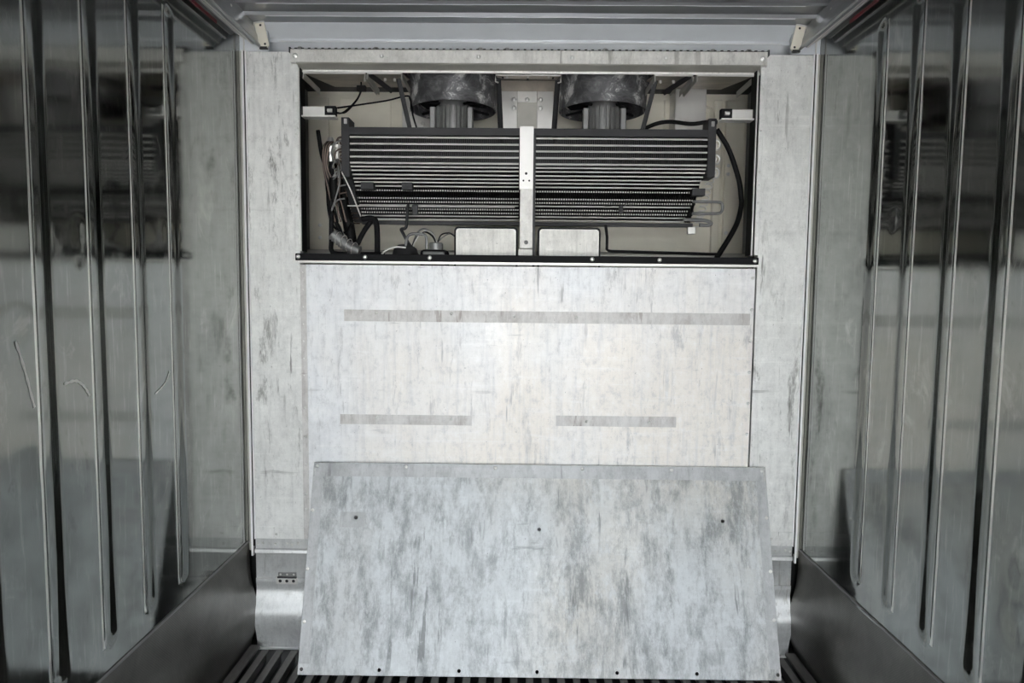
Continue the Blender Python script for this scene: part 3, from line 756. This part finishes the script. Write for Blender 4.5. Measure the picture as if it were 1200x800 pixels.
# junction box with wires
jb = thing('junction_box', 'small black box with round gland and arching wires below the coil', 'box', (-.385, .12, 1.60))
link('body', bx(-.058, .058, -.03, .05, 0, .082, bev=.014), M['black_paint'], jb)
link('lid_inset', bx(-.045, .045, -.034, -.02, .055, .074, bev=.004), M['wire_grey'], jb)
bm = bmesh.new(); lathe(bm, [(.001, .030), (.026, .030), (.030, .026), (.030, 0), (.001, 0)], (.006, .0, .082), 28); link('gland', bm, M['grey_paint'], jb, 40)
WG = 'wires arching out of the junction box'
for i, (pts, r, m, lab) in enumerate((
    ([(-.375, .12, 1.71), (-.39, .13, 1.745), (-.425, .14, 1.770), (-.455, .14, 1.760), (-.475, .14, 1.72), (-.49, .14, 1.66)], .0035, 'wire_grey', 'grey wire arching highest over the black box toward the kinked tube'),
    ([(-.378, .11, 1.71), (-.395, .12, 1.74), (-.43, .13, 1.758), (-.46, .13, 1.735), (-.48, .13, 1.70), (-.50, .13, 1.66)], .0035, 'black_rubber', 'black wire arching just under the highest grey wire'),
    ([(-.372, .10, 1.71), (-.385, .11, 1.74), (-.41, .12, 1.760), (-.44, .12, 1.755), (-.47, .12, 1.71), (-.485, .12, 1.66)], .0022, 'tube', 'pale thin wire arching out of the round gland'),
    ([(-.375, .13, 1.71), (-.36, .14, 1.745), (-.335, .15, 1.755), (-.315, .15, 1.75), (-.29, .15, 1.725), (-.285, .15, 1.68)], .003, 'black_rubber', 'thin black wire looping from gland to the bright plate'),
    ([(-.375, .14, 1.715), (-.355, .14, 1.735), (-.325, .15, 1.752), (-.30, .15, 1.74), (-.282, .15, 1.70)], .003, 'wire_grey', 'thin wire crossing the other one between gland and bright plate'),
    ([(-.505, .10, 1.66), (-.50, .10, 1.72), (-.485, .11, 1.745), (-.44, .12, 1.747), (-.42, .12, 1.735), (-.418, .12, 1.68)], .006, 'grey_paint', 'thicker grey conduit bent square over the black box'),
    ([(-.60, .08, 1.66), (-.575, .08, 1.68), (-.54, .08, 1.69), (-.50, .08, 1.688)], .004, 'tube', 'pale wire curving low beside the dark dome'))):
    cable('wire', pts, r, m, lab, 'wire')
dm = bmesh.new(); lathe(dm, [(.001, .05), (.03, .046), (.048, .03), (.056, .0), (.001, 0)], (-.51, .13, 1.656), 32)
tag(link('drain_dome', dm, M['dark_frame'], None, 40), 'dark dome standing on the sill under the kinked tube', 'dome')

# ------------------------------------------------------------------ ceiling corner rails
def rail(s, name, lab):
    o = thing(name, lab, 'rail', (0, 0, 0))
    pr = [(1.145, 2.562), (1.145, 2.505), (1.130, 2.497), (1.126, 2.505), (1.118, 2.503), (1.112, 2.486), (1.104, 2.482), (1.098, 2.490), (1.090, 2.488), (1.082, 2.468), (1.074, 2.464), (1.070, 2.472), (1.064, 2.470), (1.056, 2.455), (1.050, 2.452), (1.046, 2.460), (1.056, 2.475), (1.060, 2.50), (1.072, 2.53), (1.078, 2.562)]
    bm = bmesh.new(); prism(bm, [(s*a, b) for a, b in pr], 'y', YF, -.035); link('profile', bm, M['ceiling'], o)
    # two pale ridges on the profile
    for a, b in ((1.110, 2.484), (1.079, 2.465), (1.128, 2.499)):
        link('ridge', tb([(s*a, YF, b), (s*a, -.04, b)], .003, seg=6, curve=False), M['tube'], o)
    e = thing  # end plate
    bm = bmesh.new(); prism(bm, [(s*1.070, 2.542), (s*1.033, 2.548), (s*1.014, 2.462), (s*1.020, 2.452), (s*1.050, 2.452), (s*1.058, 2.48)], 'y', -.034, -.030)
    ep = link('end_bracket', bm, M['cream'], o, label='cream end bracket of the rail')
    bm = bmesh.new(); tube(bm, [(s*1.074, -.038, 2.50), (s*1.070, -.038, 2.544), (s*1.030, -.038, 2.55)], .003, 6, curve=False); link('bracket_rim', bm, M['bright_metal'], ep)
    for a, b in ((1.047, 2.537), (1.030, 2.466)): rivet(ep, s*a, -.034, b, 'screw', 'fin', .003)
    link('bracket_foot', bx(*sorted((s*1.052, s*1.022)), -.036, -.026, 2.447, 2.456), M['fin'], ep)
    for i in range(5): rivet(o, s*1.070, -.25-i*.3, 2.525, 'rivet', 'tube', .004, (0, 0, s*math.pi/2*-1))
    return o
rail(-1, 'ceiling_rail', 'grooved metal ceiling rail above the wall with the pale smears')
rail(1, 'ceiling_rail', 'grooved metal ceiling rail above the wall with the larger dents')
link('corner_strip', bx(-1.128, -1.124, -.004, .002, 2.45, 2.53), M['bright_metal'], fl)
link('corner_strip', bx(1.124, 1.128, -.004, .002, 2.45, 2.53), M['bright_metal'], fl)
link('corner_fill', bx(-1.144, -1.03, .0, .02, 2.45, 2.56), M['ceil_end'], fl)
link('corner_fill', bx(1.03, 1.144, .0, .02, 2.45, 2.56), M['ceil_end'], fl)

# ------------------------------------------------------------------ outdoors behind the camera, mirrored in the metal
link('ground', bx(-40, 40, -60, YF-.02, -1.3, -1.2), M['asphalt'], kind='structure')
